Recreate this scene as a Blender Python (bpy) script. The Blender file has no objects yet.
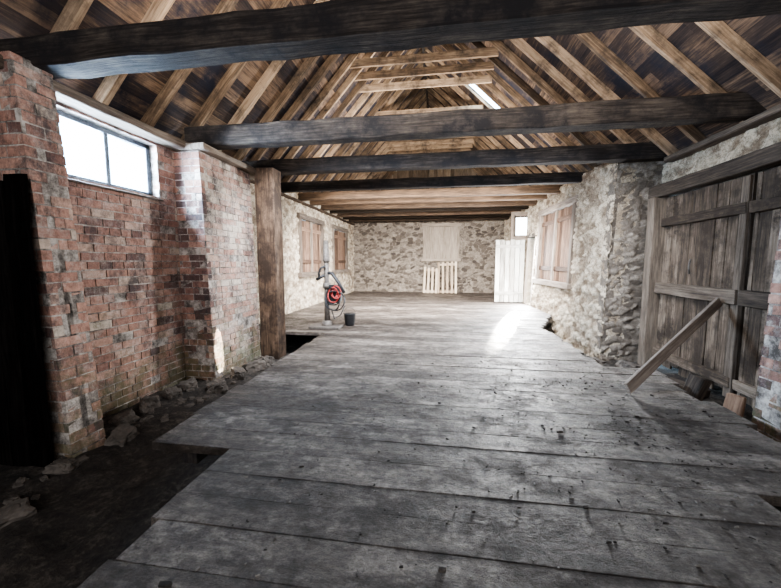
import bpy, math, random, bmesh
from mathutils import Vector, noise, Matrix
random.seed(7)
R=random.random
def RU(a,b): return a+(b-a)*random.random()
V=Vector
col=bpy.context.scene.collection
# ------------------------------------------------------------------ materials
def new_mat(name):
    m=bpy.data.materials.new(name); m.use_nodes=True
    nt=m.node_tree; nt.nodes.clear()
    out=nt.nodes.new('ShaderNodeOutputMaterial'); b=nt.nodes.new('ShaderNodeBsdfPrincipled')
    nt.links.new(b.outputs[0],out.inputs[0])
    return m,nt,b
def N(nt,t,**k):
    n=nt.nodes.new(t)
    for a,v in k.items(): setattr(n,a,v)
    return n
def L(nt,a,b): nt.links.new(a,b)
def ramp(nt,fac,stops):
    r=N(nt,'ShaderNodeValToRGB'); e=r.color_ramp.elements
    e[0].position=stops[0][0]; e[0].color=(*stops[0][1],1)
    e[1].position=stops[-1][0]; e[1].color=(*stops[-1][1],1)
    for p,c in stops[1:-1]:
        x=e.new(p); x.color=(*c,1)
    L(nt,fac,r.inputs[0]); return r.outputs[0]
def mix(nt,f,a,b,mode='MIX'):
    m=N(nt,'ShaderNodeMix',data_type='RGBA',blend_type=mode)
    if isinstance(f,(int,float)): m.inputs[0].default_value=f
    else: L(nt,f,m.inputs[0])
    for s,i in ((a,6),(b,7)):
        if isinstance(s,tuple): m.inputs[i].default_value=(*s,1)
        else: L(nt,s,m.inputs[i])
    return m.outputs[2]
def math_(nt,op,a,b=None):
    m=N(nt,'ShaderNodeMath',operation=op)
    for i,s in enumerate((a,b)):
        if s is None: continue
        if isinstance(s,(int,float)): m.inputs[i].default_value=s
        else: L(nt,s,m.inputs[i])
    return m.outputs[0]
def noise_n(nt,vec,scale,detail=5,rough=.6):
    n=N(nt,'ShaderNodeTexNoise'); n.inputs['Scale'].default_value=scale
    n.inputs['Detail'].default_value=detail; n.inputs['Roughness'].default_value=rough
    if vec is not None: L(nt,vec,n.inputs['Vector'])
    return n.outputs['Fac']
def mapping(nt,vec,sc,loc=(0,0,0)):
    m=N(nt,'ShaderNodeMapping'); m.inputs['Scale'].default_value=sc; m.inputs['Location'].default_value=loc; L(nt,vec,m.inputs[0]); return m.outputs[0]
def bump(nt,h,b,strength=.5,dist=.02):
    n=N(nt,'ShaderNodeBump'); n.inputs['Strength'].default_value=strength; n.inputs['Distance'].default_value=dist
    L(nt,h,n.inputs['Height']); L(nt,n.outputs[0],b.inputs['Normal'])

def wood(name,dark,mid,light,rough=.75,dirt=None,dirt_amt=(.45,.7),spec=.3,grain=1.0,var=.22,dscale=1.1):
    m,nt,b=new_mat(name)
    uv=N(nt,'ShaderNodeUVMap').outputs[0]
    at=N(nt,'ShaderNodeAttribute',attribute_name='Col')
    sep=N(nt,'ShaderNodeSeparateColor'); L(nt,at.outputs['Color'],sep.inputs[0])
    g=noise_n(nt,mapping(nt,uv,(1.2,28*grain,1)),1.5,6,.65)
    g2=noise_n(nt,mapping(nt,uv,(.8,4,1)),2.0,6,.7)
    s=math_(nt,'ADD',math_(nt,'MULTIPLY',g,.5),math_(nt,'MULTIPLY',g2,.5))
    s=math_(nt,'ADD',s,math_(nt,'MULTIPLY',math_(nt,'SUBTRACT',sep.outputs[0],.5),var))
    c=ramp(nt,s,[(.34,dark),(.5,mid),(.68,light)])
    if dirt:
        tc=N(nt,'ShaderNodeTexCoord').outputs['Object']
        d=noise_n(nt,tc,dscale,8,.7)
        f=ramp(nt,d,[(dirt_amt[0],(0,0,0)),(dirt_amt[1],(1,1,1))])
        c=mix(nt,f,c,dirt)
    L(nt,c,b.inputs['Base Color'])
    b.inputs['Roughness'].default_value=rough
    b.inputs['Specular IOR Level'].default_value=spec
    bump(nt,g,b,.7,.015)
    return m
M_beam=wood('beam_dark',(.010,.008,.0075),(.033,.027,.024),(.11,.09,.075),.9,dirt=(.021,.019,.020),dirt_amt=(.42,.62),dscale=2.5,spec=.15)
M_beam2=wood('beam_far',(.020,.013,.008),(.065,.042,.027),(.18,.115,.072),.88,var=.5)
M_rafter=wood('rafter_wood',(.05,.034,.023),(.18,.122,.079),(.43,.31,.21),.85,var=.30,dirt=(.04,.031,.026),dirt_amt=(.48,.66),dscale=1.4)
M_sark=wood('sarking',(.018,.014,.016),(.055,.038,.031),(.22,.145,.095),.88,dirt=(.017,.018,.029),dirt_amt=(.46,.61),dscale=.7,var=.28)
M_gable=wood('gable_boards',(.05,.037,.027),(.15,.11,.078),(.30,.23,.165),.85)
M_plate=wood('plate_wood',(.055,.042,.034),(.155,.122,.096),(.34,.285,.235),.8)
M_hatch=wood('hatch_boards',(.13,.105,.082),(.25,.205,.162),(.38,.32,.26),.85,var=.08)
M_post=wood('post_wood',(.035,.023,.016),(.14,.092,.063),(.36,.255,.18),.88,dirt=(.045,.03,.022),dirt_amt=(.44,.58),dscale=2.6)
M_shut=wood('shutter_wood',(.04,.022,.014),(.115,.068,.045),(.27,.175,.12),.85)
M_door=wood('barn_door_wood',(.035,.026,.020),(.13,.097,.072),(.33,.26,.20),.85,dirt=(.045,.033,.025),dirt_amt=(.46,.62),dscale=2.2)
M_rail=wood('door_rail_wood',(.024,.019,.016),(.082,.063,.049),(.21,.168,.132),.85)
M_pale=wood('pale_timber',(.24,.17,.11),(.48,.37,.26),(.70,.58,.44),.75)
M_brace=wood('brace_wood',(.15,.12,.10),(.31,.265,.225),(.50,.445,.38),.75)
M_white=wood('white_door_wood',(.13,.118,.10),(.34,.32,.285),(.56,.54,.495),.7)
M_shade=wood('shade_black',(.002,.002,.002),(.005,.004,.004),(.014,.012,.011),1,spec=.0)  # near-black colour puts the opening's shade into the panel

def floor_mat():
    m,nt,b=new_mat('floor_boards')
    uv=N(nt,'ShaderNodeUVMap').outputs[0]
    at=N(nt,'ShaderNodeAttribute',attribute_name='Col')
    sep=N(nt,'ShaderNodeSeparateColor'); L(nt,at.outputs['Color'],sep.inputs[0])
    tc=N(nt,'ShaderNodeTexCoord').outputs['Object']
    g=noise_n(nt,mapping(nt,uv,(2.2,9,1)),1.8,8,.75)
    pat=noise_n(nt,mapping(nt,tc,(.8,1.7,1)),1.3,13,.75)
    fine=noise_n(nt,tc,9,12,.82)
    s=math_(nt,'ADD',math_(nt,'MULTIPLY',g,.20),math_(nt,'MULTIPLY',pat,.46))
    s=math_(nt,'ADD',s,math_(nt,'MULTIPLY',fine,.34))
    s=math_(nt,'ADD',s,math_(nt,'MULTIPLY',math_(nt,'SUBTRACT',sep.outputs[0],.5),.07))
    c=ramp(nt,s,[(.425,(.018,.0135,.011)),(.48,(.050,.039,.032)),(.53,(.115,.095,.080)),(.60,(.30,.26,.225))])
    sm=noise_n(nt,mapping(nt,tc,(1,1.5,1),(4,2,0)),2.0,14,.85)
    smf=ramp(nt,sm,[(.47,(0,0,0)),(.57,(1,1,1))])
    c=mix(nt,math_(nt,'MULTIPLY',smf,.6),c,(.038,.029,.023))
    spots=ramp(nt,noise_n(nt,tc,30,5,.7),[(.57,(0,0,0)),(.62,(1,1,1))])
    c=mix(nt,math_(nt,'MULTIPLY',spots,.6),c,(.018,.0135,.011))
    L(nt,c,b.inputs['Base Color'])
    rr=mix(nt,smf,(.42,.42,.42),(.70,.70,.70))
    L(nt,rr,b.inputs['Roughness'])
    b.inputs['Specular IOR Level'].default_value=.36
    h=math_(nt,'ADD',math_(nt,'MULTIPLY',g,.4),math_(nt,'ADD',fine,sm))
    bump(nt,h,b,1,.035)
    return m
M_floor=floor_mat()

def brick_mat():
    m,nt,b=new_mat('old_brick')
    at=N(nt,'ShaderNodeAttribute',attribute_name='Col')
    sep=N(nt,'ShaderNodeSeparateColor'); L(nt,at.outputs['Color'],sep.inputs[0])
    tc=N(nt,'ShaderNodeTexCoord').outputs['Object']
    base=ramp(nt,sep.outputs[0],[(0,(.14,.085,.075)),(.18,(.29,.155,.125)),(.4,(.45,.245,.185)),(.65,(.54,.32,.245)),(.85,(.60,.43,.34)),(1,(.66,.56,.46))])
    n1=noise_n(nt,tc,13,9,.78)
    c=mix(nt,.65,base,ramp(nt,n1,[(.36,(.26,.245,.25)),(.6,(1,1,1))]),'MULTIPLY')
    n2=noise_n(nt,tc,4.5,13,.9)
    w=math_(nt,'ADD',n2,math_(nt,'MULTIPLY',sep.outputs[1],.26))
    wf=ramp(nt,w,[(.50,(0,0,0)),(.63,(1,1,1))])
    c=mix(nt,math_(nt,'MULTIPLY',wf,.55),c,(.60,.55,.50))
    n3=noise_n(nt,mapping(nt,tc,(1,1,.6)),1.8,12,.82)
    c=mix(nt,ramp(nt,n3,[(.48,(0,0,0)),(.60,(.85,.85,.85))]),c,(.037,.032,.036))
    sx=N(nt,'ShaderNodeSeparateXYZ'); L(nt,tc,sx.inputs[0])
    low=N(nt,'ShaderNodeMapRange'); L(nt,sx.outputs[2],low.inputs[0])
    low.inputs[1].default_value=1.3; low.inputs[2].default_value=-.3; low.inputs[3].default_value=0; low.inputs[4].default_value=.27
    gf=ramp(nt,math_(nt,'ADD',noise_n(nt,tc,2.9,11,.84),low.outputs[0]),[(.64,(0,0,0)),(.80,(.7,.7,.7))])
    c=mix(nt,gf,c,(.08,.095,.04))
    L(nt,c,b.inputs['Base Color']); b.inputs['Roughness'].default_value=.88
    bump(nt,n1,b,.9,.02)
    return m
M_brick=brick_mat()
def mortar_mat():
    m,nt,b=new_mat('mortar')
    tc=N(nt,'ShaderNodeTexCoord').outputs['Object']
    n=noise_n(nt,tc,4,10,.8)
    L(nt,ramp(nt,n,[(.40,(.07,.06,.053)),(.49,(.26,.23,.205)),(.59,(.54,.49,.44))]),b.inputs['Base Color'])
    b.inputs['Roughness'].default_value=.95
    bump(nt,n,b,.8,.02); return m
M_mortar=mortar_mat()
def stone_mat(name,cols,joint,wash,wash_lim,dk=.60,ws=2.2):
    m,nt,b=new_mat(name)
    at=N(nt,'ShaderNodeAttribute',attribute_name='Col')
    sep=N(nt,'ShaderNodeSeparateColor'); L(nt,at.outputs['Color'],sep.inputs[0])
    tc=N(nt,'ShaderNodeTexCoord').outputs['Object']
    base=ramp(nt,sep.outputs[0],cols)
    n1=noise_n(nt,tc,18,9,.8)
    c=mix(nt,.6,base,ramp(nt,n1,[(.36,(.3,.28,.26)),(.58,(1,1,1))]),'MULTIPLY')
    jf=ramp(nt,math_(nt,'ADD',sep.outputs[1],math_(nt,'MULTIPLY',math_(nt,'SUBTRACT',n1,.5),.6)),[(.08,(.9,.9,.9)),(.36,(0,0,0))])
    c=mix(nt,jf,c,joint)
    n2=noise_n(nt,tc,ws,14,.92)
    w=math_(nt,'ADD',n2,math_(nt,'MULTIPLY',math_(nt,'SUBTRACT',sep.outputs[0],.5),.10))
    wf=ramp(nt,w,[(wash_lim[0],(0,0,0)),(wash_lim[1],(.85,.85,.85))])
    c=mix(nt,wf,c,wash)
    n3=noise_n(nt,tc,16,12,.9)
    c=mix(nt,ramp(nt,n3,[(dk-.04,(0,0,0)),(dk+.03,(.8,.8,.8))]),c,(.09,.068,.05))
    L(nt,c,b.inputs['Base Color']); b.inputs['Roughness'].default_value=.92
    bump(nt,math_(nt,'ADD',n1,n3),b,1,.03)
    return m
M_stoneR=stone_mat('rubble_limewashed',[(0,(.22,.16,.11)),(.5,(.44,.345,.25)),(1,(.63,.53,.40))],(.30,.235,.17),(.78,.69,.55),(.47,.59),.54,3.5)
M_stoneB=stone_mat('rubble_grey',[(0,(.05,.039,.031)),(.5,(.15,.122,.098)),(1,(.32,.27,.22))],(.26,.22,.178),(.42,.365,.30),(.54,.66),.54,6)
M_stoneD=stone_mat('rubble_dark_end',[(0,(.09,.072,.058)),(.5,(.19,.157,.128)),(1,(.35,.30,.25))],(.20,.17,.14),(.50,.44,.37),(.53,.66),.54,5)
def simple(name,c,rough=.5,metal=0,bsc=None):
    m,nt,b=new_mat(name)
    tc=N(nt,'ShaderNodeTexCoord').outputs['Object']
    n=noise_n(nt,tc,bsc or 20,7,.7)
    c2=tuple(x*.4 for x in c)
    L(nt,ramp(nt,n,[(.35,c2),(.62,c)]),b.inputs['Base Color'])
    b.inputs['Roughness'].default_value=rough; b.inputs['Metallic'].default_value=metal
    bump(nt,n,b,.35,.015)
    return m
def dirt_mat():
    m,nt,b=new_mat('dirt')
    tc=N(nt,'ShaderNodeTexCoord').outputs['Object']
    n=noise_n(nt,tc,5,10,.8); n2=noise_n(nt,tc,22,6,.7)
    s=math_(nt,'ADD',math_(nt,'MULTIPLY',n,.6),math_(nt,'MULTIPLY',n2,.4))
    L(nt,ramp(nt,s,[(.40,(.010,.008,.007)),(.52,(.034,.027,.022)),(.64,(.12,.099,.082))]),b.inputs['Base Color'])
    b.inputs['Roughness'].default_value=.9; bump(nt,s,b,1,.05); return m
M_dirt=dirt_mat()
M_rock=simple('rock',(.13,.11,.094),.92,0,5)
M_iron=simple('grey_iron',(.15,.13,.115),.55,.1)
M_blackm=simple('black_plastic',(.02,.02,.022),.5)
M_red=simple('red_rubber',(.36,.035,.03),.5)
M_frame=simple('window_frame_paint',(.13,.16,.20),.6)
M_chip=simple('debris',(.20,.18,.16),.9)
def glass_mat():
    m,nt,b=new_mat('window_glass')
    out=[n for n in nt.nodes if n.type=='OUTPUT_MATERIAL'][0]
    t=N(nt,'ShaderNodeBsdfTransparent'); t.inputs[0].default_value=(.9,.95,1,1)
    b.inputs['Roughness'].default_value=.1; b.inputs['Base Color'].default_value=(.5,.55,.6,1)
    mx=N(nt,'ShaderNodeMixShader'); mx.inputs[0].default_value=.08
    L(nt,t.outputs[0],mx.inputs[1]); L(nt,b.outputs[0],mx.inputs[2]); L(nt,mx.outputs[0],out.inputs[0]); return m
M_glass=glass_mat()
m,nt,b=new_mat('frosted_pane_glow'); b.inputs['Base Color'].default_value=(.8,.85,.9,1); b.inputs['Emission Color'].default_value=(.85,.93,1,1); b.inputs['Emission Strength'].default_value=7  # pane emits on its own in place of daylight behind it
M_frost_glow=m
# ------------------------------------------------------------------ mesh builder
class MB:
    def __init__(s): s.v=[];s.f=[];s.m=[];s.c=[];s.uv=[];s.sm=[];s.mats=[]
    def mi(s,mat):
        if mat not in s.mats: s.mats.append(mat)
        return s.mats.index(mat)
    def face(s,idx,mat,cols,uvs,smooth=False):
        s.f.append(idx); s.m.append(s.mi(mat)); s.c+=cols; s.uv+=uvs; s.sm.append(smooth)
    def box(s,o,a,b,c,mat,colr=None,jit=0,seg=1):
        o=V(o);a=V(a);b=V(b);c=V(c)
        if a.cross(b).dot(c)<0: b,c=c,b
        if colr is None: colr=(R(),0,0)
        colr=(colr[0],colr[1],colr[2],1)
        la,lb,lc=a.length,b.length,c.length
        ou,ov=R()*20,R()*20
        st=len(s.v)
        for i in range(seg+1):
            t=i/seg
            for (y,z) in ((0,0),(1,0),(1,1),(0,1)):
                p=o+a*t+b*y+c*z
                if jit: p=p+V((RU(-jit,jit),RU(-jit,jit),RU(-jit,jit)))
                s.v.append(p)
        longa = la>=max(lb,lc)-1e-6
        def uvs(l):
            return [((x if longa else y)+ou,(y if longa else x)+ov) for x,y in l]
        for i in range(seg):
            p=st+4*i; q=p+4
            x0=la*i/seg; x1=la*(i+1)/seg
            offs=[0,lb,lb+lc,2*lb+lc,2*lb+2*lc]
            for k in range(4):
                k2=(k+1)%4
                s.face((p+k,p+k2,q+k2,q+k)[::-1],mat,[colr]*4,uvs([(x0,offs[k]),(x0,offs[k+1]),(x1,offs[k+1]),(x1,offs[k])])[::-1])
        e=st+4*seg
        for idx in ((st,st+1,st+2,st+3),(e+3,e+2,e+1,e)):
            s.face(idx[::1],mat,[colr]*4,[(ou,ov),(ou+lb*.3,ov),(ou+lb*.3,ov+lc),(ou,ov+lc)])
    def bb(s,x0,x1,y0,y1,z0,z1,mat,colr=None,jit=0,seg=1,ax=None):
        dx,dy,dz=x1-x0,y1-y0,z1-z0
        E={'x':V((dx,0,0)),'y':V((0,dy,0)),'z':V((0,0,dz))}
        if ax is None: ax=max((('x',abs(dx)),('y',abs(dy)),('z',abs(dz))),key=lambda t:t[1])[0]
        o=[k for k in 'xyz' if k!=ax]
        s.box((x0,y0,z0),E[ax],E[o[0]],E[o[1]],mat,colr,jit,seg)
    def tube(s,pts,r,mat,n=10,closed=False,colr=(.5,0,0)):
        pts=[V(p) for p in pts]; rs=r if isinstance(r,(list,tuple)) else [r]*len(pts)
        st=len(s.v); m=len(pts); cc=(*colr,1)
        prev=None
        for i,p in enumerate(pts):
            if closed: d=pts[(i+1)%m]-pts[i-1]
            else: d=pts[min(i+1,m-1)]-pts[max(i-1,0)]
            if d.length<1e-9: d=V((0,0,1))
            d.normalize()
            if prev is None:
                a=d.cross(V((0,0,1)) if abs(d.z)<.9 else V((1,0,0))).normalized()
            else:
                a=(prev-d*prev.dot(d)).normalized()
            prev=a; b=d.cross(a)
            for k in range(n):
                t=2*math.pi*k/n
                s.v.append(p+(a*math.cos(t)+b*math.sin(t))*rs[i])
        for i in range(m if closed else m-1):
            j=(i+1)%m
            for k in range(n):
                k2=(k+1)%n
                s.face((st+i*n+k,st+i*n+k2,st+j*n+k2,st+j*n+k),mat,[cc]*4,[(i*.1,k/n),(i*.1,k/n+.1),(i*.1+.1,k/n+.1),(i*.1+.1,k/n)],True)
        if not closed:
            s.face(tuple(st+k for k in range(n))[::-1],mat,[cc]*n,[(0,0)]*n)
            s.face(tuple(st+(m-1)*n+k for k in range(n)),mat,[cc]*n,[(0,0)]*n)
    def obj(s,name,origin=(0,0,0),parent=None,bevel=0,label=None,cat=None,group=None,kind=None):
        o=V(origin)
        me=bpy.data.meshes.new(name); me.from_pydata([tuple(v-o) for v in s.v],[],s.f)
        for m in s.mats: me.materials.append(m)
        me.polygons.foreach_set('material_index',s.m); me.polygons.foreach_set('use_smooth',s.sm)
        uvl=me.uv_layers.new(name='UVMap'); uvl.data.foreach_set('uv',[x for u in s.uv for x in u])
        ca=me.color_attributes.new('Col','FLOAT_COLOR','CORNER'); ca.data.foreach_set('color',[x for c in s.c for x in c])
        me.update()
        ob=bpy.data.objects.new(name,me); col.objects.link(ob)
        if parent: ob.parent=parent; ob.location=o-parent.location
        else: ob.location=o
        if bevel:
            b=ob.modifiers.new('b','BEVEL'); b.width=bevel; b.segments=1; b.limit_method='ANGLE'
        tag(ob,label,cat,group,kind); return ob
def tag(ob,label=None,cat=None,group=None,kind=None):
    if label: ob['label']=label
    if cat: ob['category']=cat
    if group: ob['group']=group
    if kind: ob['kind']=kind
def empty(name,loc,label,cat,**k):
    e=bpy.data.objects.new(name,None); e.location=loc; e.empty_display_size=.1; col.objects.link(e); tag(e,label,cat,**k); return e
def hit(holes,u,v): return any(h[0]<u<h[1] and h[2]<v<h[3] for h in holes)
def cells(mb,P,u0,u1,v0,v1,holes,n0,n1,mat):
    us=sorted({u0,u1,*[x for h in holes for x in h[:2] if u0<x<u1]}); vs=sorted({v0,v1,*[x for h in holes for x in h[2:] if v0<x<v1]})
    for i in range(len(us)-1):
        for j in range(len(vs)-1):
            if hit(holes,(us[i]+us[i+1])/2,(vs[j]+vs[j+1])/2): continue
            o=P(us[i],vs[j],n0)
            mb.box(o,P(us[i+1],vs[j],n0)-o,P(us[i],vs[j+1],n0)-o,P(us[i],vs[j],n1)-o,mat)
def plane(O,U,Nn,lean=(0,0,0)):
    O=V(O);U=V(U).normalized();Nn=V(Nn).normalized(); Z=V((0,0,1)); Ln=V(lean)
    return lambda u,v,n: O+U*u+Z*v+Nn*n+Ln*(v+.5)
BH,BL=.108,.30
def bricks(mb,P,u0,u1,v0,v1,holes=(),wash=0.,depth=.6,bias=.48):
    cells(mb,P,u0,u1,v0,v1,holes,-depth,-.006,M_mortar)
    rows=int(math.ceil((v1-v0)/BH))
    for r in range(rows):
        va=v0+r*BH+.008; vb=min(v0+(r+1)*BH-.008,v1)
        off=(r%2)*BL/2 + RU(-.02,.02); header=(r%4==3)
        bl=BL/2+.01 if header else BL
        u=u0-off
        while u<u1:
            a=max(u+.007,u0-.004); b=min(u+bl-.007,u1+.004)
            u+=bl
            if b-a<.04: continue
            mid=(a+b)/2; vm=(va+vb)/2
            if hit(holes,mid,vm): continue
            for h in holes:
                if h[2]<vm<h[3]:
                    if a<h[0]<b: b=h[0]
                    if a<h[1]<b: a=h[1]
            if b-a<.03: continue
            out=RU(-.002,.006)-(0.02 if R()<.03 else 0)
            j=lambda: RU(-.002,.002)
            o=P(a+j(),va+j(),-.09)
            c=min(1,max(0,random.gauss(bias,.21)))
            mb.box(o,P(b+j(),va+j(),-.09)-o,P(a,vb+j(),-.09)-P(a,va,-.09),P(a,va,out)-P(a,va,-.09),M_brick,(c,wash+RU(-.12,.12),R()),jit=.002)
def stones(mb,P,u0,u1,v0,v1,holes,mat,sx=6,sz=10,seed=0,amp=.04,step=.036,depth=.5,back=True):
    if back: cells(mb,P,u0,u1,v0,v1,holes,-depth,-.05,mat)
    nu=int(round((u1-u0)/step)); nv=int(round((v1-v0)/step))
    ids={}
    def vert(i,j):
        k=(i,j)
        if k in ids: return ids[k]
        u=u0+(u1-u0)*i/nu; v=v0+(v1-v0)*j/nv
        w=noise.noise_vector(V((u*1.7,v*1.7,seed+3.3)))*.12
        w2=noise.noise_vector(V((u*7,v*7,seed+9.3)))*.03
        q=V(((u+w.x+w2.x)*sx,(v+w.y+w2.y)*sz,seed*7.1))
        d,pts=noise.voronoi(q)
        e=min(1,(d[1]-d[0])*2.2)
        rnd=(math.sin(pts[0].x*12.9898+pts[0].y*78.233+seed)*43758.5453)%1
        h=amp*(min(1,e*1.8)**.6)*(.3+.9*rnd)-.02+noise.fractal(V((u*6,v*6,seed)),1,2,4)*.016
        mb.v.append(P(u,v,h)); ids[k]=(len(mb.v)-1,(rnd,e,0,1),(u,v)); return ids[k]
    for i in range(nu):
        for j in range(nv):
            if hit(holes,u0+(u1-u0)*(i+.5)/nu,v0+(v1-v0)*(j+.5)/nv): continue
            q=[vert(i,j),vert(i+1,j),vert(i+1,j+1),vert(i,j+1)]
            pa,pb,pc=[mb.v[q[k][0]] for k in range(3)]
            nn=(pb-pa).cross(pc-pa); ref=P(u0,v0,1)-P(u0,v0,0)
            if nn.dot(ref)<0: q=q[::-1]
            mb.face(tuple(x[0] for x in q),mat,[x[1] for x in q],[x[2] for x in q],True)
# ------------------------------------------------------------------ SHELL
GZ=-.55
XW=-4.25; XP=-3.7; XF=-4.4
wl=MB()
PX=lambda X: plane((X,0,0),(0,1,0),(1,0,0))
win1=(2.75,4.72,2.48,3.24)
bricks(wl,PX(XW),2.6,5.2,GZ-.1,3.28,[win1],wash=.03,depth=.35,bias=.48)
LN=(-.07,0,0)
bricks(wl,plane((XP+.05,0,0),(0,1,0),(1,0,0),LN),2.76,3.10,GZ-.1,3.42,wash=.04,depth=.5)
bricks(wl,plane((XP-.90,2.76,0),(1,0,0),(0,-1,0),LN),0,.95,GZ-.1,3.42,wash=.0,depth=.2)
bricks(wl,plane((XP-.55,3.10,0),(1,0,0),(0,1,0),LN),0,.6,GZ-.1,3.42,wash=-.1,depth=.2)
PL2=(-.03,0,0)
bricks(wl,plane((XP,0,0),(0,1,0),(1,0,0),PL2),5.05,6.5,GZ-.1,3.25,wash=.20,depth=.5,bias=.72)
bricks(wl,plane((XP-.6,5.05,0),(1,0,0),(0,-1,0),PL2),0,.6,GZ-.1,3.25,wash=-.2,depth=.2,bias=.22)  # bricks toned darker to paint shade on the pier's near face
hl=[(10.2,12.3,1.1,2.95),(13.5,15.6,1.1,2.95)]
stones(wl,PX(XF),6.4,17.2,GZ-.1,3.7,hl,M_stoneR,seed=1)
wl.bb(-5.2,-4.75,-3,2.2,GZ-.1,4.2,M_mortar)
wl.bb(-4.7,-4.55,2.0,6.6,3.28,3.75,M_mortar)
wl.obj('wall_left',kind='structure',label='old red brick wall with piers and limewashed stone')
wr=MB()
SK=-.04
PR=plane((3.24,7.3,0),(SK,1,0),(-1,SK,0),(.03,0,0))
hr=[(1.75,4.35,.9,3.05),(4.75,5.6,0.02,2.35)]
stones(wr,PR,0,9.9,GZ-.1,3.55,hr,M_stoneR,seed=2,depth=.5,amp=.065,sx=5.5,sz=9.5)
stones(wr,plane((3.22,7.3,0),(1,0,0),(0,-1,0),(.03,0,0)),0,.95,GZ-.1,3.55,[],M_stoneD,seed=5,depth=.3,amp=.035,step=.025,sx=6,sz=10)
stones(wr,plane((4.12,2.6,0),(0,1,0),(-1,0,0)),0,4.8,2.9,3.32,[],M_stoneR,seed=6,depth=.4,amp=.03)
wr.bb(4.55,4.8,-3,7.6,GZ-.1,4.2,M_mortar)
bricks(wr,plane((3.25,2.6,0),(0,1,0),(-1,0,0),(.03,0,0)),0,1.35,GZ-.1,3.3,wash=.0,depth=.8,bias=.22)
bricks(wr,plane((3.25,3.95,0),(1,0,0),(0,1,0),(.03,0,0)),0,.9,GZ-.1,3.3,wash=-.1,depth=.3)
wr.bb(3.9,4.5,-3,2.7,GZ-.1,3.3,M_mortar)
wr.obj('wall_right',kind='structure',label='rough limewashed rubble stone wall')
ZR=7.9; XR=-.6; SLl,SLr=1.10,.94
wb=MB()
PB=plane((-4.6,17.0,0),(1,0,0),(0,-1,0))
stones(wb,PB,0,7.8,GZ-.1,3.6,[],M_stoneB,seed=3,sx=4.2,sz=7.5,step=.04,amp=.09,depth=.4)
x=-5.0
while x<4.9:
    w=.2
    def zt(xx): return ZR-(SLl*(XR-xx) if xx<XR else SLr*(xx-XR))
    h=min(zt(x),zt(x+w))
    if h>3.65: wb.bb(x,x+w-.008,17.05,17.12,3.55,h,M_gable)
    x+=w
wb.bb(-5.2,5.2,17.15,17.3,-.6,8.6,M_mortar)
wb.obj('wall_back',kind='structure',label='grey rubble stone end wall with boarded gable')
wf=MB(); wf.bb(-5.2,5.2,-3.2,-3,-.6,8.6,M_mortar); wf.obj('wall_front',kind='structure',label='plain end wall')
def roof_side(name,sgn,slope,xe,holes=()):
    mb=MB(); d=V((sgn,0,-slope)); ln=(xe-XR)*sgn*math.sqrt(1+slope*slope); d.normalize()
    nrm=V((sgn*slope,0,1)).normalized()
    w=.19; n=int(ln/w)+1
    for i in range(n):
        a=i*w; ys=[-3.2]
        while ys[-1]<17.3: ys.append(min(17.3,ys[-1]+RU(2.5,6)))
        segs=[(ys[k],ys[k+1]) for k in range(len(ys)-1)]
        for (y0,y1) in segs:
            parts=[(y0,y1)]
            for h in holes:
                if h[0]<a+w/2<h[1]:
                    np=[]
                    for (p,q) in parts:
                        if q<=h[2] or p>=h[3]: np.append((p,q)); continue
                        if p<h[2]: np.append((p,h[2]))
                        if q>h[3]: np.append((h[3],q))
                    parts=np
            for (p,q) in parts:
                mb.box(V((XR,p,ZR))+d*a+nrm*RU(0,.006),V((0,q-p,0)),d*(w+.0005),nrm*.03,M_sark,(R(),0,0))
    mb.obj(name,kind='structure',label='dark board roof lining under the slates')
roof_side('ceiling',-1,SLl,-4.62)
roof_side('ceiling.001',1,SLr,4.75,[(1.7,3.25,10.27,10.75)])
def gz(x,y):
    z=-.55
    if x>2.2 and y<7.4:
        t=min(1,max(0,(x-2.5)/1.4)); z=-.13-.3*t
        if y>5.0:
            s=min(1,(y-5.0)/.6); z=z*(1-s)+(-.48)*s
    z+=noise.fractal(V((x*2.2,y*2.2,1.7)),1,2,5)*.06
    if x<-3.2: z+=.06*min(1,(-3.2-x)/.6)
    return z
g=MB(); st=.06; nx=int(10.4/st); ny=int(20.4/st)
for j in range(ny+1):
    for i in range(nx+1):
        x=-5.2+i*st; y=-3.1+j*st
        g.v.append(V((x,y,gz(x,y))))
for j in range(ny):
    for i in range(nx):
        a=j*(nx+1)+i
        g.face((a,a+1,a+nx+2,a+nx+1),M_dirt,[(.5,0,0,1)]*4,[(0,0)]*4,True)
g.obj('ground',kind='structure',label='bare dark earth beside the board floor')
f=MB(); y=-1.6
while y<16.98:
    w=RU(.22,.32)
    y1=min(y+w,16.98)
    if y<2.4<y1+.12: y1=2.4 if y<2.39 else y1
    if y<6.85<y1+.12: y1=6.85 if y<6.84 else y1
    m=(y+y1)/2
    xl=-1.65 if m<2.4 else (-2.42 if m<6.85 else -4.38)
    if m<6.85: xl+=RU(-.04,.04)
    if m<2.0: xr=3.2
    elif m<2.35: xr=2.05
    elif m<5.2: xr=2.9+RU(-.1,.1)
    elif m<8.2: xr=2.33+RU(-.05,.05)
    elif m<10.2: xr=2.33+(m-8.2)/2*.8+RU(-.03,.03)
    else: xr=3.22+SK*(m-7.3)
    cuts=[xl]
    if m>7 and R()<.6: cuts.append(RU(-1.5,1.5))
    cuts.append(xr)
    for k in range(len(cuts)-1):
        z=RU(-.003,.001); tl=RU(-.0015,.0015); sg=max(2,int((cuts[k+1]-cuts[k])/.3))
        f.box((cuts[k]+.002,y+.0008,-.07+z),(cuts[k+1]-cuts[k]-.004,0,tl),(0,y1-y-.0016,RU(-.0015,.0015)),(0,0,.07),M_floor,(R(),0,0),jit=.0016,seg=sg)
    y=y1
for jx in (-2.2,-1.5,0,1.5,2.1): f.bb(jx-.07,jx+.07,-1.5 if jx>-2 else 2.6,16.9,-.3,-.085,M_beam,ax='y')
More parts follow.
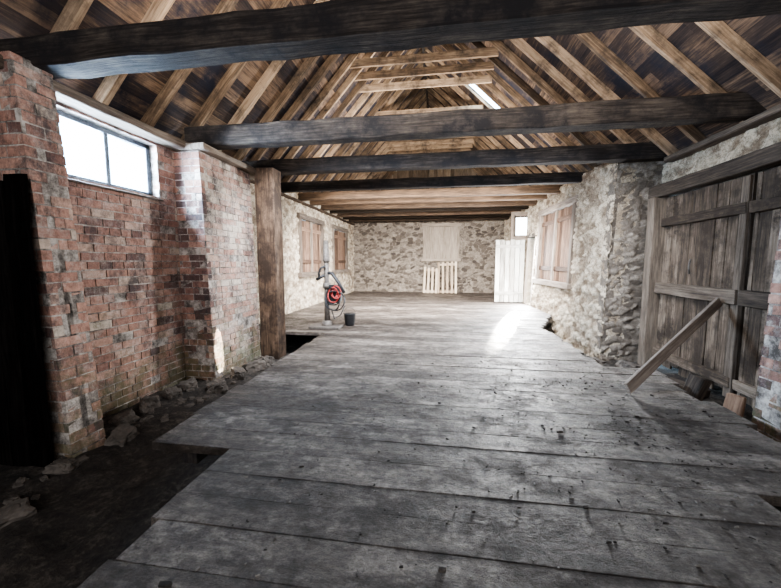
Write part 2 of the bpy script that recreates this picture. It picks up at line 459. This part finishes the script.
f.obj('floor',kind='structure',bevel=.003,label='worn dusty cross-laid plank floor')
# ------------------------------------------------------------------ roof timbers
def beam_obj(name,x0,x1,y0,y1,z0,z1,mat,label,cat='beam',group=None,jit=.008,bev=.015,seg=None,kind=None):
    mb=MB(); L_=max(x1-x0,y1-y0,z1-z0)
    mb.bb(x0,x1,y0,y1,z0,z1,mat,jit=jit,seg=seg or max(1,int(L_/.35)))
    return mb.obj(name,((x0+x1)/2,(y0+y1)/2,z0),bevel=bev,label=label,cat=cat,group=group,kind=kind)
TG='roof tie beams'
beam_obj('tie_beam',-4.3,4.3,2.92,3.2,3.38,3.66,M_beam,'massive dark grey tie beam resting on brick pier',group=TG,jit=.012)
beam_obj('tie_beam',-4.2,4.2,5.25,5.5,3.39,3.70,M_beam,'heavy blackened tie beam spanning the barn',group=TG,jit=.012)
beam_obj('tie_beam',-4.3,4.3,7.0,7.25,3.38,3.66,M_beam,'heavy blackened tie beam over the stone wall end',group=TG,jit=.012)
beam_obj('tie_beam',-4.4,3.6,8.9,9.12,3.40,3.64,M_beam,'dark timber tie beam with weathered edges',group=TG,jit=.01)
for k,yy in enumerate((10.2,11.2,12.2,13.2,14.2,15.1,16.0)):
    beam_obj('tie_beam',-4.5,3.5,yy,yy+.2,3.40+.02*(k%2),3.62,M_beam2,'brown weathered tie beam in the further bays',group=TG)
def raf(y,sgn,w=.075,h=.15,sk_=.06):
    slope=SLl if sgn<0 else SLr; xe=-4.6 if sgn<0 else 4.45
    d=V((xe-XR,0,-(abs(xe-XR))*slope)); nrm=V((sgn*slope,0,1)).normalized()
    sk=V((0,RU(-sk_,sk_),0))
    mb=MB(); o=V((XR+sgn*.035,y,ZR-.035*slope))-nrm*(h+.002)
    mb.box(o,d+sk,(0,w,0),nrm*h,M_rafter,(R(),0,0),jit=.008,seg=9)
    mb.obj('rafter',tuple(o+d),label='sawn brown roof rafter under dark boards' ,cat='rafter',group='roof rafters')
y=-.3
while y<17:
    near=9.9<y<11
    raf(y,-1,.08 if y<7.5 else .06,.15); raf(y,1,.07 if y<7.5 else .055,.14 if not near else .06,.06 if not near else .0)
    if y>6.6 and not (9.5<y<10.5):
        mb=MB(); zc=6.15+RU(-.03,.03)
        xl=XR-(ZR-zc)/SLl; xr=XR+(ZR-zc)/SLr-.1
        mb.bb(xl,xr,y+.09,y+.15,zc-.17,zc,M_rafter,(RU(.4,1),0,0),jit=.004,seg=2)
        mb.obj('collar_beam',(XR,y+.1,zc),label='short brown collar tying a rafter pair',cat='beam',group='roof collars')
    y+=.72 if y<6.6 else .55
beam_obj('ridge_board',XR-.03,XR+.03,-3,17,ZR-.28,ZR-.06,M_beam,'long ridge board at the roof apex',jit=.003)
beam_obj('wall_plate',-4.3,-4.0,1.5,5.2,3.27,3.39,M_plate,'long grey timber plate above brick window wall',jit=.008)
beam_obj('wall_plate',-4.3,-3.68,5.0,7.0,3.26,3.36,M_plate,'flat timber plate bearing on limewashed brick pier',jit=.008)
beam_obj('wall_plate',-4.5,-4.3,7.3,16.9,3.32,3.39,M_beam2,'brown timber plate along the stone wall',jit=.006)
beam_obj('wall_plate',3.95,4.25,2.6,7.0,3.28,3.37,M_plate,'timber plate above the barn doors',jit=.006)
beam_obj('lintel',3.9,4.15,3.0,7.3,2.68,2.90,M_rail,'dark timber lintel over the barn doors',jit=.008)
beam_obj('door_post',3.85,4.1,7.0,7.2,GZ+.0,2.68,M_rail,'dark upright timber door post against stone',cat='post',jit=.008)
beam_obj('post',-3.72,-3.32,6.52,6.88,GZ-.05,3.37,M_post,'square brown timber post at the end of the brickwork',cat='post',jit=.006,bev=.012)
# ------------------------------------------------------------------ windows
def framed_window():
    w=empty('window_1',(XW-.12,3.75,2.48),None,None,kind='structure'); w['label']='long low three-pane window with grey frame'
    y0,y1,z0,z1=win1; X=XW-.2; O=(X,3.75,2.48)
    mb=MB()
    mb.bb(X,X+.08,y0,y1,z0,z0+.06,M_frame); mb.bb(X,X+.08,y0,y1,z1-.06,z1,M_frame)
    mb.bb(X,X+.08,y1-.07,y1,z0,z1,M_frame); mb.bb(X,X+.08,y0,y0+.07,z0,z1,M_frame)
    for yy in (3.42,4.05): mb.bb(X+.01,X+.07,yy-.03,yy+.03,z0,z1,M_frame)
    mb.obj('window_frame',O,w,.006)
    mb=MB(); mb.bb(X+.03,X+.036,y0,y1,z0,z1,M_glass); mb.obj('glass_pane',O,w)
    mb=MB(); mb.box((XW-.12,y0,z0-.02),(0,y1-y0,0),(.19,0,-.05),(0,0,.03),M_plate); mb.obj('window_sill',O,w,.006)
framed_window()
def boarded(name,P,u0,u1,v0,v1,label,gap=.01,mid=False,mat=None,fmat=None,bat=True):
    mat=mat or M_shut; fmat=fmat or M_plate
    c=P((u0+u1)/2,v0,0)
    w=empty(name,c,None,None,kind='structure'); w['label']=label
    def pb(mb,a,b,c_,d,n0,n1,mat):
        o=P(a,c_,n0); A=P(b,c_,n0)-o; B=P(a,d,n0)-o; C=P(a,c_,n1)-o
        if B.length>A.length: A,B=B,A
        mb.box(o,A,B,C,mat,jit=.002)
    fr=MB(); t=.1
    pb(fr,u0-t*.3,u0+t,v0,v1,-.1,.07,fmat); pb(fr,u1-t,u1+t*.3,v0,v1,-.1,.07,fmat)
    pb(fr,u0-.1,u1+.1,v1-.1,v1+.06,-.1,.09,fmat); pb(fr,u0-.1,u1+.1,v0-.08,v0+.06,-.1,.12,fmat)
    fr.obj('window_frame',c,w,.006)
    bd=MB(); u=u0+t
    off=-.06 if bat else .05
    while u<u1-t-.02:
        e=min(u+.2,u1-t)
        pb(bd,u+gap/2,e-gap/2,v0+.06,v1-.1+RU(-.02,0),off+(RU(0,.01) if bat else 0),off+.03,mat)
        u=e
    bd.obj('shutter',c,w,.004 if bat else 0)
    if bat:
        for vv in (v0+.35,v1-.45):
            rl=MB(); pb(rl,u0+t,u1-t,vv,vv+.12,-.03,.0,mat); rl.obj('shutter_batten',c,w,.004)
    if mid:
        rl=MB(); pb(rl,(u0+u1)/2-.05,(u0+u1)/2+.05,v0+.06,v1-.1,-.03,.03,fmat); rl.obj('mullion',c,w,.004)
    return w
boarded('window_2',PX(XF),10.2,12.3,1.1,2.95,'boarded-up window with reddish-brown shutter planks',mid=True)
boarded('window_3',PX(XF),13.5,15.6,1.1,2.95,'second boarded window with reddish-brown planks')
boarded('window_4',PR,1.75,4.35,.9,3.05,'large boarded window in rough limewashed stone',mid=True)
PBf=plane((0,16.93,0),(1,0,0),(0,-1,0))
boarded('window_5',PBf,-.85,.85,1.6,3.3,'pale boarded loft hatch high on the end wall',mat=M_hatch,fmat=M_hatch,bat=False,gap=.002)
hx=PR(5.65,0,0)
yy=hx.y+.08
w=empty('window_6',(2.6,yy,2.4),None,None,kind='structure'); w['label']='small square window with glowing pane in boarding above the doorway'
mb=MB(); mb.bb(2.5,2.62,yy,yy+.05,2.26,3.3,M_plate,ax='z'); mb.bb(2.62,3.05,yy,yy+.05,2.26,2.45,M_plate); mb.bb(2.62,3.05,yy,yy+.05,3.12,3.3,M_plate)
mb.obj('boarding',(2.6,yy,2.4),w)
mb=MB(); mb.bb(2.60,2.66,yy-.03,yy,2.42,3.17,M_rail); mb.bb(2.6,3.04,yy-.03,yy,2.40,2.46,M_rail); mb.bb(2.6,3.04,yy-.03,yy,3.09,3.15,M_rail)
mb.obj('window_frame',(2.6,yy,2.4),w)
mb=MB(); mb.bb(2.62,3.05,yy+.01,yy+.02,2.44,3.13,M_frost_glow); mb.obj('glass_pane',(2.6,yy,2.4),w)
d1=empty('door_1',(hx.x-.05,hx.y,.03),None,None,kind='structure'); d1['label']='white-painted plank door standing open into the barn'
mb=MB()
n=6; W=1.02
for i in range(n):
    a=i*W/n
    mb.bb(hx.x-.05-a-W/n+.018,hx.x-.05-a,hx.y-.02+RU(-.008,.008),hx.y+.02,.03,2.30+RU(-.04,0),M_white)
mb.obj('door_leaf',(hx.x-.05,hx.y,.03),d1,.004)
for z in (.3,2.0):
    mb=MB(); mb.bb(hx.x-.05-W+.02,hx.x-.07,hx.y-.05,hx.y-.02,z,z+.12,M_white)
    mb.obj('door_batten',(hx.x-.05,hx.y,.03),d1,.004)
mb=MB()
for (a,b,c1,d) in ((4.68,4.8,0,2.45),(5.6,5.72,0,2.45),(4.68,5.72,2.35,2.47)):
    o=PR(a,c1,-.2); A=PR(b,c1,-.2)-o;B=PR(a,d,-.2)-o
    if B.length>A.length: A,B=B,A
    mb.box(o,A,B,PR(a,c1,.03)-o,M_plate)
mb.obj('door_frame',(hx.x-.05,hx.y,.03),d1,.006)
# ------------------------------------------------------------------ barn doors
def barn_leaf(name,y0,y1,label):
    root=empty(name,(4.08,y0,-.42),None,None,kind='structure'); root['label']=label; O=(4.08,y0,-.42)
    mb=MB(); y=y0
    while y<y1-.03:
        e=min(y+RU(.18,.28),y1)
        mb.bb(4.06+RU(-.015,.01),4.10,y+.006,e-.006,-.42+RU(-.02,.16),2.66,M_door,jit=.006,seg=5); y=e
    mb.obj('door_boards',O,root,.004)
    for z,h in ((-.25,.14),(.92,.2),(2.14,.15)):
        mb=MB(); mb.bb(3.98 if h<.18 else 3.95,4.06,y0+.02,y1-.02,z,z+h,M_rail if h>.18 else M_door,jit=.008,seg=4); mb.obj('door_rail',O,root,.008)
    mb=MB(); mb.bb(4.0,4.06,y0+.01,y0+.13,-.4,2.64,M_rail,jit=.008,seg=4); mb.obj('door_stile',O,root,.008)
    mb=MB()
    mb.tube([(3.95,(y0+y1)/2,1.3),(3.93,(y0+y1)/2,1.42),(3.95,(y0+y1)/2,1.54)],.012,M_iron,8)
    mb.obj('door_handle',O,root)
barn_leaf('door_2',5.22,7.0,'tall weathered grey plank barn door leaf')
barn_leaf('door_3',3.4,5.2,'second weathered grey plank barn door leaf with rails')
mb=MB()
for i in range(5): mb.bb(-4.72+i*.196,-4.72+(i+1)*.196-.002,2.6+RU(-.01,.01),2.66,GZ-.1,2.3+RU(-.08,.05),M_shade,jit=.01,seg=6)  # black boards added to stand in for the shaded opening
mb.bb(-4.75,-4.7,-2,2.6,GZ-.1,3.6,M_shade)
mb.obj('shade_panel',kind='structure',label='added black panel standing in for deep shade')
mb=MB(); a=V((2.15,4.08,.0)); b=V((3.95,5.40,.88)); d=b-a; s=V((0,1,0)).cross(d).normalized(); t=d.cross(s).normalized()
if s.z<0: s=-s
mb.box(a+V((0,0,.01)),d,s*.13,t*.04,M_brace,jit=.003,seg=4)
mb.obj('door_brace',tuple(a),bevel=.006,label='long grey plank propped diagonally against the barn door',cat='plank')
def block(name,c,dims,rot,mat,label):
    mb=MB(); x,y,z=dims; mb.bb(-x/2,x/2,-y/2,y/2,0,z,mat,jit=.006,seg=2)
    o=mb.obj(name,bevel=.01,label=label,cat='wood block'); o.location=c; o.rotation_euler=rot; return o
block('wood_block',(3.1,4.62,-.24),(.12,.2,.34),(.1,.3,.3),M_rail,'dark split timber block leaning by the barn door')
block('wood_block',(3.25,4.2,-.28),(.07,.16,.3),(.05,.15,.5),M_shut,'pale sawn timber offcut leaning at the barn door')
block('wood_block',(3.5,5.35,-.36),(.3,.5,.1),(.05,.05,.5),M_rail,'flat dark timber lying on earth by the door')
# ------------------------------------------------------------------ pallets
def pallet(cx,tilt,w,h,n,rails,label,lean=-.2,roll=0):
    root=empty('pallet',(cx,16.42,0.0),label,'pallet',group='pallets leaning on the end wall')
    def part(nm,*a):
        mb=MB(); mb.bb(*a,M_pale,jit=.006); o=mb.obj(nm,(0,0,0)); o.parent=root
    for i in range(n):
        x=-w/2+i*(w-.10)/(n-1)+RU(-.015,.015); part('deck_board',x,x+.10,-.02,.03,0,h+RU(-.06,.03))
    for z in rails: part('stringer',-w/2,w/2,.03,.1,z,z+.1)
    root.rotation_euler=(lean,roll,tilt)
pallet(-.50,.10,.66,1.25,4,(.04,1.08),'pale softwood pallet standing upright against stone wall',-.2,.05)
pallet(.32,-.12,.92,1.52,5,(.04,1.36),'taller pale softwood pallet leaning beside another pallet',-.2,-.03)
# ------------------------------------------------------------------ iron stand with red hose
bx,by=-2.57,7.45
root=empty('hose_stand',(bx,by,.0),'dark iron stand with red hose coil on wide base plate','stand')
O=(bx,by,0)
mb=MB()
mb.bb(bx-.36,bx+.34,by-.26,by+.22,0,.05,M_iron); mb.tube([(bx,by,.03),(bx,by,.16)],[.15,.10],M_iron,20)
mb.obj('base_plate',O,root,.006)
mb=MB(); mb.tube([(bx,by,.1),(bx,by,.5),(bx,by,1.1),(bx,by,1.6)],[.07,.062,.058,.055],M_iron,16)
mb.tube([(bx,by,.9),(bx,by,1.02)],[.09,.09],M_iron,16); mb.tube([(bx,by,1.5),(bx,by,1.55),(bx,by,1.98)],[.08,.08,.05],M_iron,16)
mb.obj('mast',O,root)
mb=MB(); mb.tube([(bx,by-.09,1.4),(bx-.1,by-.1,1.36),(bx-.15,by-.1,1.25),(bx-.13,by-.1,1.1)],.025,M_blackm,10)
mb.tube([(bx-.02,by-.1,1.2),(bx-.2,by-.1,1.1)],.035,M_blackm,10)
mb.obj('lever',O,root)
mb=MB(); mb.tube([(bx,by,1.25),(bx+.14,by-.03,1.24),(bx+.30,by-.04,1.02),(bx+.42,by-.04,.80)],.04,M_blackm,10)
mb.tube([(bx,by,.6),(bx+.3,by-.02,.6)],.035,M_iron,10)
mb.bb(bx+.08,bx+.34,by-.08,by+.06,.62,.98,M_blackm)
mb.obj('arm',O,root)
mb=MB()
for k in range(4):
    r=.06+.017*k; cy=by-.12-.015*k; sx,sz=RU(.8,1.3),RU(.9,1.6); ph=RU(-.05,.05)
    mb.tube([(bx+.24+ph+r*sx*math.cos(t),cy+.03*math.sin(2*t+k),.80+ph+r*sz*math.sin(t)) for t in [2*math.pi*i/28 for i in range(28)]],.015,M_red,8,closed=True)
mb.obj('hose_coil',O,root,label='red rubber hose coil')
mb=MB()
for k in range(4):
    r=.13+.03*k; cy=by-.09-.02*k; sx,sz=RU(.8,1.2),RU(.9,1.4); ph=RU(-.07,.07)
    mb.tube([(bx+.2+ph+r*sx*math.cos(t),cy+.03*math.sin(3*t),.66-ph+r*sz*math.sin(t)) for t in [2*math.pi*i/24 for i in range(24)]],.015,M_blackm,8,closed=True)
mb.tube([(bx+.12,by-.08,.45),(bx+.2,by-.1,.22),(bx+.33,by-.05,.3),(bx+.42,by,.5)],.015,M_blackm,8)
mb.obj('cable_coil',O,root,label='black cable loops')
cx,cy=-2.12,7.75
root=empty('bucket',(cx,cy,0),'small black bucket beside the hose stand','bucket')
mb=MB(); mb.tube([(cx,cy,0),(cx,cy,.02),(cx,cy,.27),(cx,cy,.29)],[.10,.11,.14,.145],M_blackm,20)
mb.tube([(cx,cy,.275),(cx,cy,.292)],[.125,.13],M_dirt,20); mb.obj('bucket_body',(cx,cy,0),root)
mb=MB(); mb.tube([(cx+.145*math.cos(t),cy-.02,.27+.16*math.sin(t)) for t in [math.pi*i/12 for i in range(13)]],.006,M_iron,6); mb.obj('handle',(cx,cy,0),root)
# ------------------------------------------------------------------ rocks
def rock(x,y,s,label='rough grey stone lying along the brick wall foot'):
    bm=bmesh.new(); bmesh.ops.create_icosphere(bm,subdivisions=4,radius=1)
    sd=R()*50
    for v in bm.verts:
        n=v.co.copy(); k=1+.22*noise.noise(n*1.3+V((sd,0,0)))+.20*noise.noise(n*2.6+V((0,sd,0)))+.12*noise.noise(n*7+V((0,0,sd)))
        cl=.75
        n=V((max(-cl,min(cl,n.x)),max(-cl,min(cl,n.y)),max(-.65,min(.65,n.z))))*1.2
        v.co=V((n.x*s[0],n.y*s[1],n.z*s[2]))*k
    me=bpy.data.meshes.new('rock'); bm.to_mesh(me); bm.free(); me.materials.append(M_rock)
    o=bpy.data.objects.new('rock',me); o.location=(x,y,gz(x,y)+s[2]*.15); o.rotation_euler=(RU(-.25,.25),RU(-.25,.25),RU(0,3)); col.objects.link(o)
    tag(o,label,'rock',group='rubble along the wall foot')
for (x,y,s) in [(-3.35,2.0,(.16,.11,.07)),(-3.6,2.62,(.12,.09,.08)),(-3.55,3.2,(.13,.11,.09)),(-3.95,3.6,(.13,.12,.11)),(-3.95,4.0,(.15,.12,.12)),
                (-3.92,4.35,(.12,.11,.10)),(-3.95,4.7,(.15,.12,.12)),(-3.5,4.8,(.19,.14,.14)),(-3.5,5.35,(.17,.13,.14)),(-3.48,5.85,(.20,.14,.15)),(-3.42,6.2,(.17,.13,.15))]:
    rock(x,y,s)
for i in range(60):
    y=RU(1.6,6.4); x=RU(-3.85,-3.4) if R()<.85 else RU(-3.6,-2.5)
    s=RU(.015,.045); rock(x,y,(s*RU(1,1.6),s,s*.8),'small dark rubble fragment in the earth trench')
for (x,y,s) in [(2.95,6.9,(.16,.14,.12)),(2.85,7.7,(.16,.18,.1)),(3.4,6.6,(.2,.16,.13))]:
    rock(x,y,s,'rough stone in the gap beside the floor')
mb=MB()
for i in range(1100):
    if R()<.5: x=RU(-1.5,2.6); y=RU(.6,6)
    else: x=random.gauss(1.9,.6); y=RU(1.0,5.2)
    if x>2.8: continue
    s=RU(.004,.011)*(1.9 if R()<.04 else 1); a=RU(0,3.1)
    A=V((math.cos(a),math.sin(a),0))*s*RU(1,3); B=V((-math.sin(a),math.cos(a),0))*s*.8
    mb.box(V((x,y,.001)),A,B,(0,0,s*.7),M_chip if R()<.4 else M_dirt,jit=s*.25)
mb.obj('debris',kind='stuff',label='scattered straw, grit and dirt crumbs on floor',cat='debris')
# ------------------------------------------------------------------ LIGHT
def area(name,loc,target,sx,sy,power,color,spread=180):
    l=bpy.data.lights.new(name,'AREA'); l.shape='RECTANGLE'; l.size=sx; l.size_y=sy; l.energy=power; l.color=color; l.spread=math.radians(spread)
    o=bpy.data.objects.new(name,l); o.location=loc; d=V(target)-V(loc); o.rotation_euler=d.to_track_quat('-Z','Y').to_euler(); col.objects.link(o); return o
def spot(name,loc,target,power,color,size,blend=.2,soft=0.0,sc=(1,1,1)):
    l=bpy.data.lights.new(name,'SPOT'); l.energy=power; l.color=color; l.spot_size=math.radians(size); l.spot_blend=blend; l.shadow_soft_size=soft
    o=bpy.data.objects.new(name,l); o.location=loc; d=V(target)-V(loc); o.rotation_euler=d.to_track_quat('-Z','Y').to_euler(); o.scale=sc; col.objects.link(o); return o
area('window_daylight',(XW-.5,3.75,3.0),(0,4.6,.4),1.8,.8,1600,(.72,.85,1))
area('front_fill',(0,-2.6,2.6),(0,8,1.8),7,3.5,350,(.96,.97,1))  # unseen fill lamp added behind the camera, inside the end wall
area('mid_fill',(-.3,5.6,3.33),(-.3,7.9,-.2),5.5,.8,540,(.88,.93,1),130)  # fill lamp added under the beams, facing away from the camera
area('far_fill',(-.5,8.8,3.1),(-.5,12.2,.0),5.5,.9,1700,(1,.98,.96),125)  # unseen fill lamp added to brighten the far floor and walls
area('roof_bounce',(-.3,8.6,4.2),(-.5,13.0,7.6),5,.5,320,(1,.94,.85))
area('near_roof_bounce',(-.3,3.4,3.9),(-.3,7.5,7.5),5,.5,230,(1,.93,.84))
area('doorway_daylight',(2.95,12.4,1.3),(0,8.5,.2),.8,2.0,1100,(.96,.98,1))
spot('sun_door',(2.84,12.75,.75),(1.95,9.6,0),17000,(1,.95,.86),15,.35,sc=(.45,1,1))
spot('sun_pier',(2.8,12.0,1.9),(-3.7,5.20,-.02),50000,(1,.88,.70),4.8,.1,sc=(.20,1,1))
w=bpy.data.worlds.new('world'); bpy.context.scene.world=w; w.use_nodes=True
bg=w.node_tree.nodes['Background']; bg.inputs[0].default_value=(.55,.79,1,1); bg.inputs[1].default_value=20
bpy.context.scene.view_settings.look='AgX - Medium High Contrast'
# ------------------------------------------------------------------ CAMERA
cam=bpy.data.cameras.new('camera'); cam.sensor_width=36; cam.lens=340/781*36; cam.clip_start=.05
co=bpy.data.objects.new('camera',cam); co.location=(0,0,1.5)
co.rotation_euler=(math.radians(90-5.4),0,math.radians(8.4)); col.objects.link(co); bpy.context.scene.camera=co
bpy.context.view_layer.update()
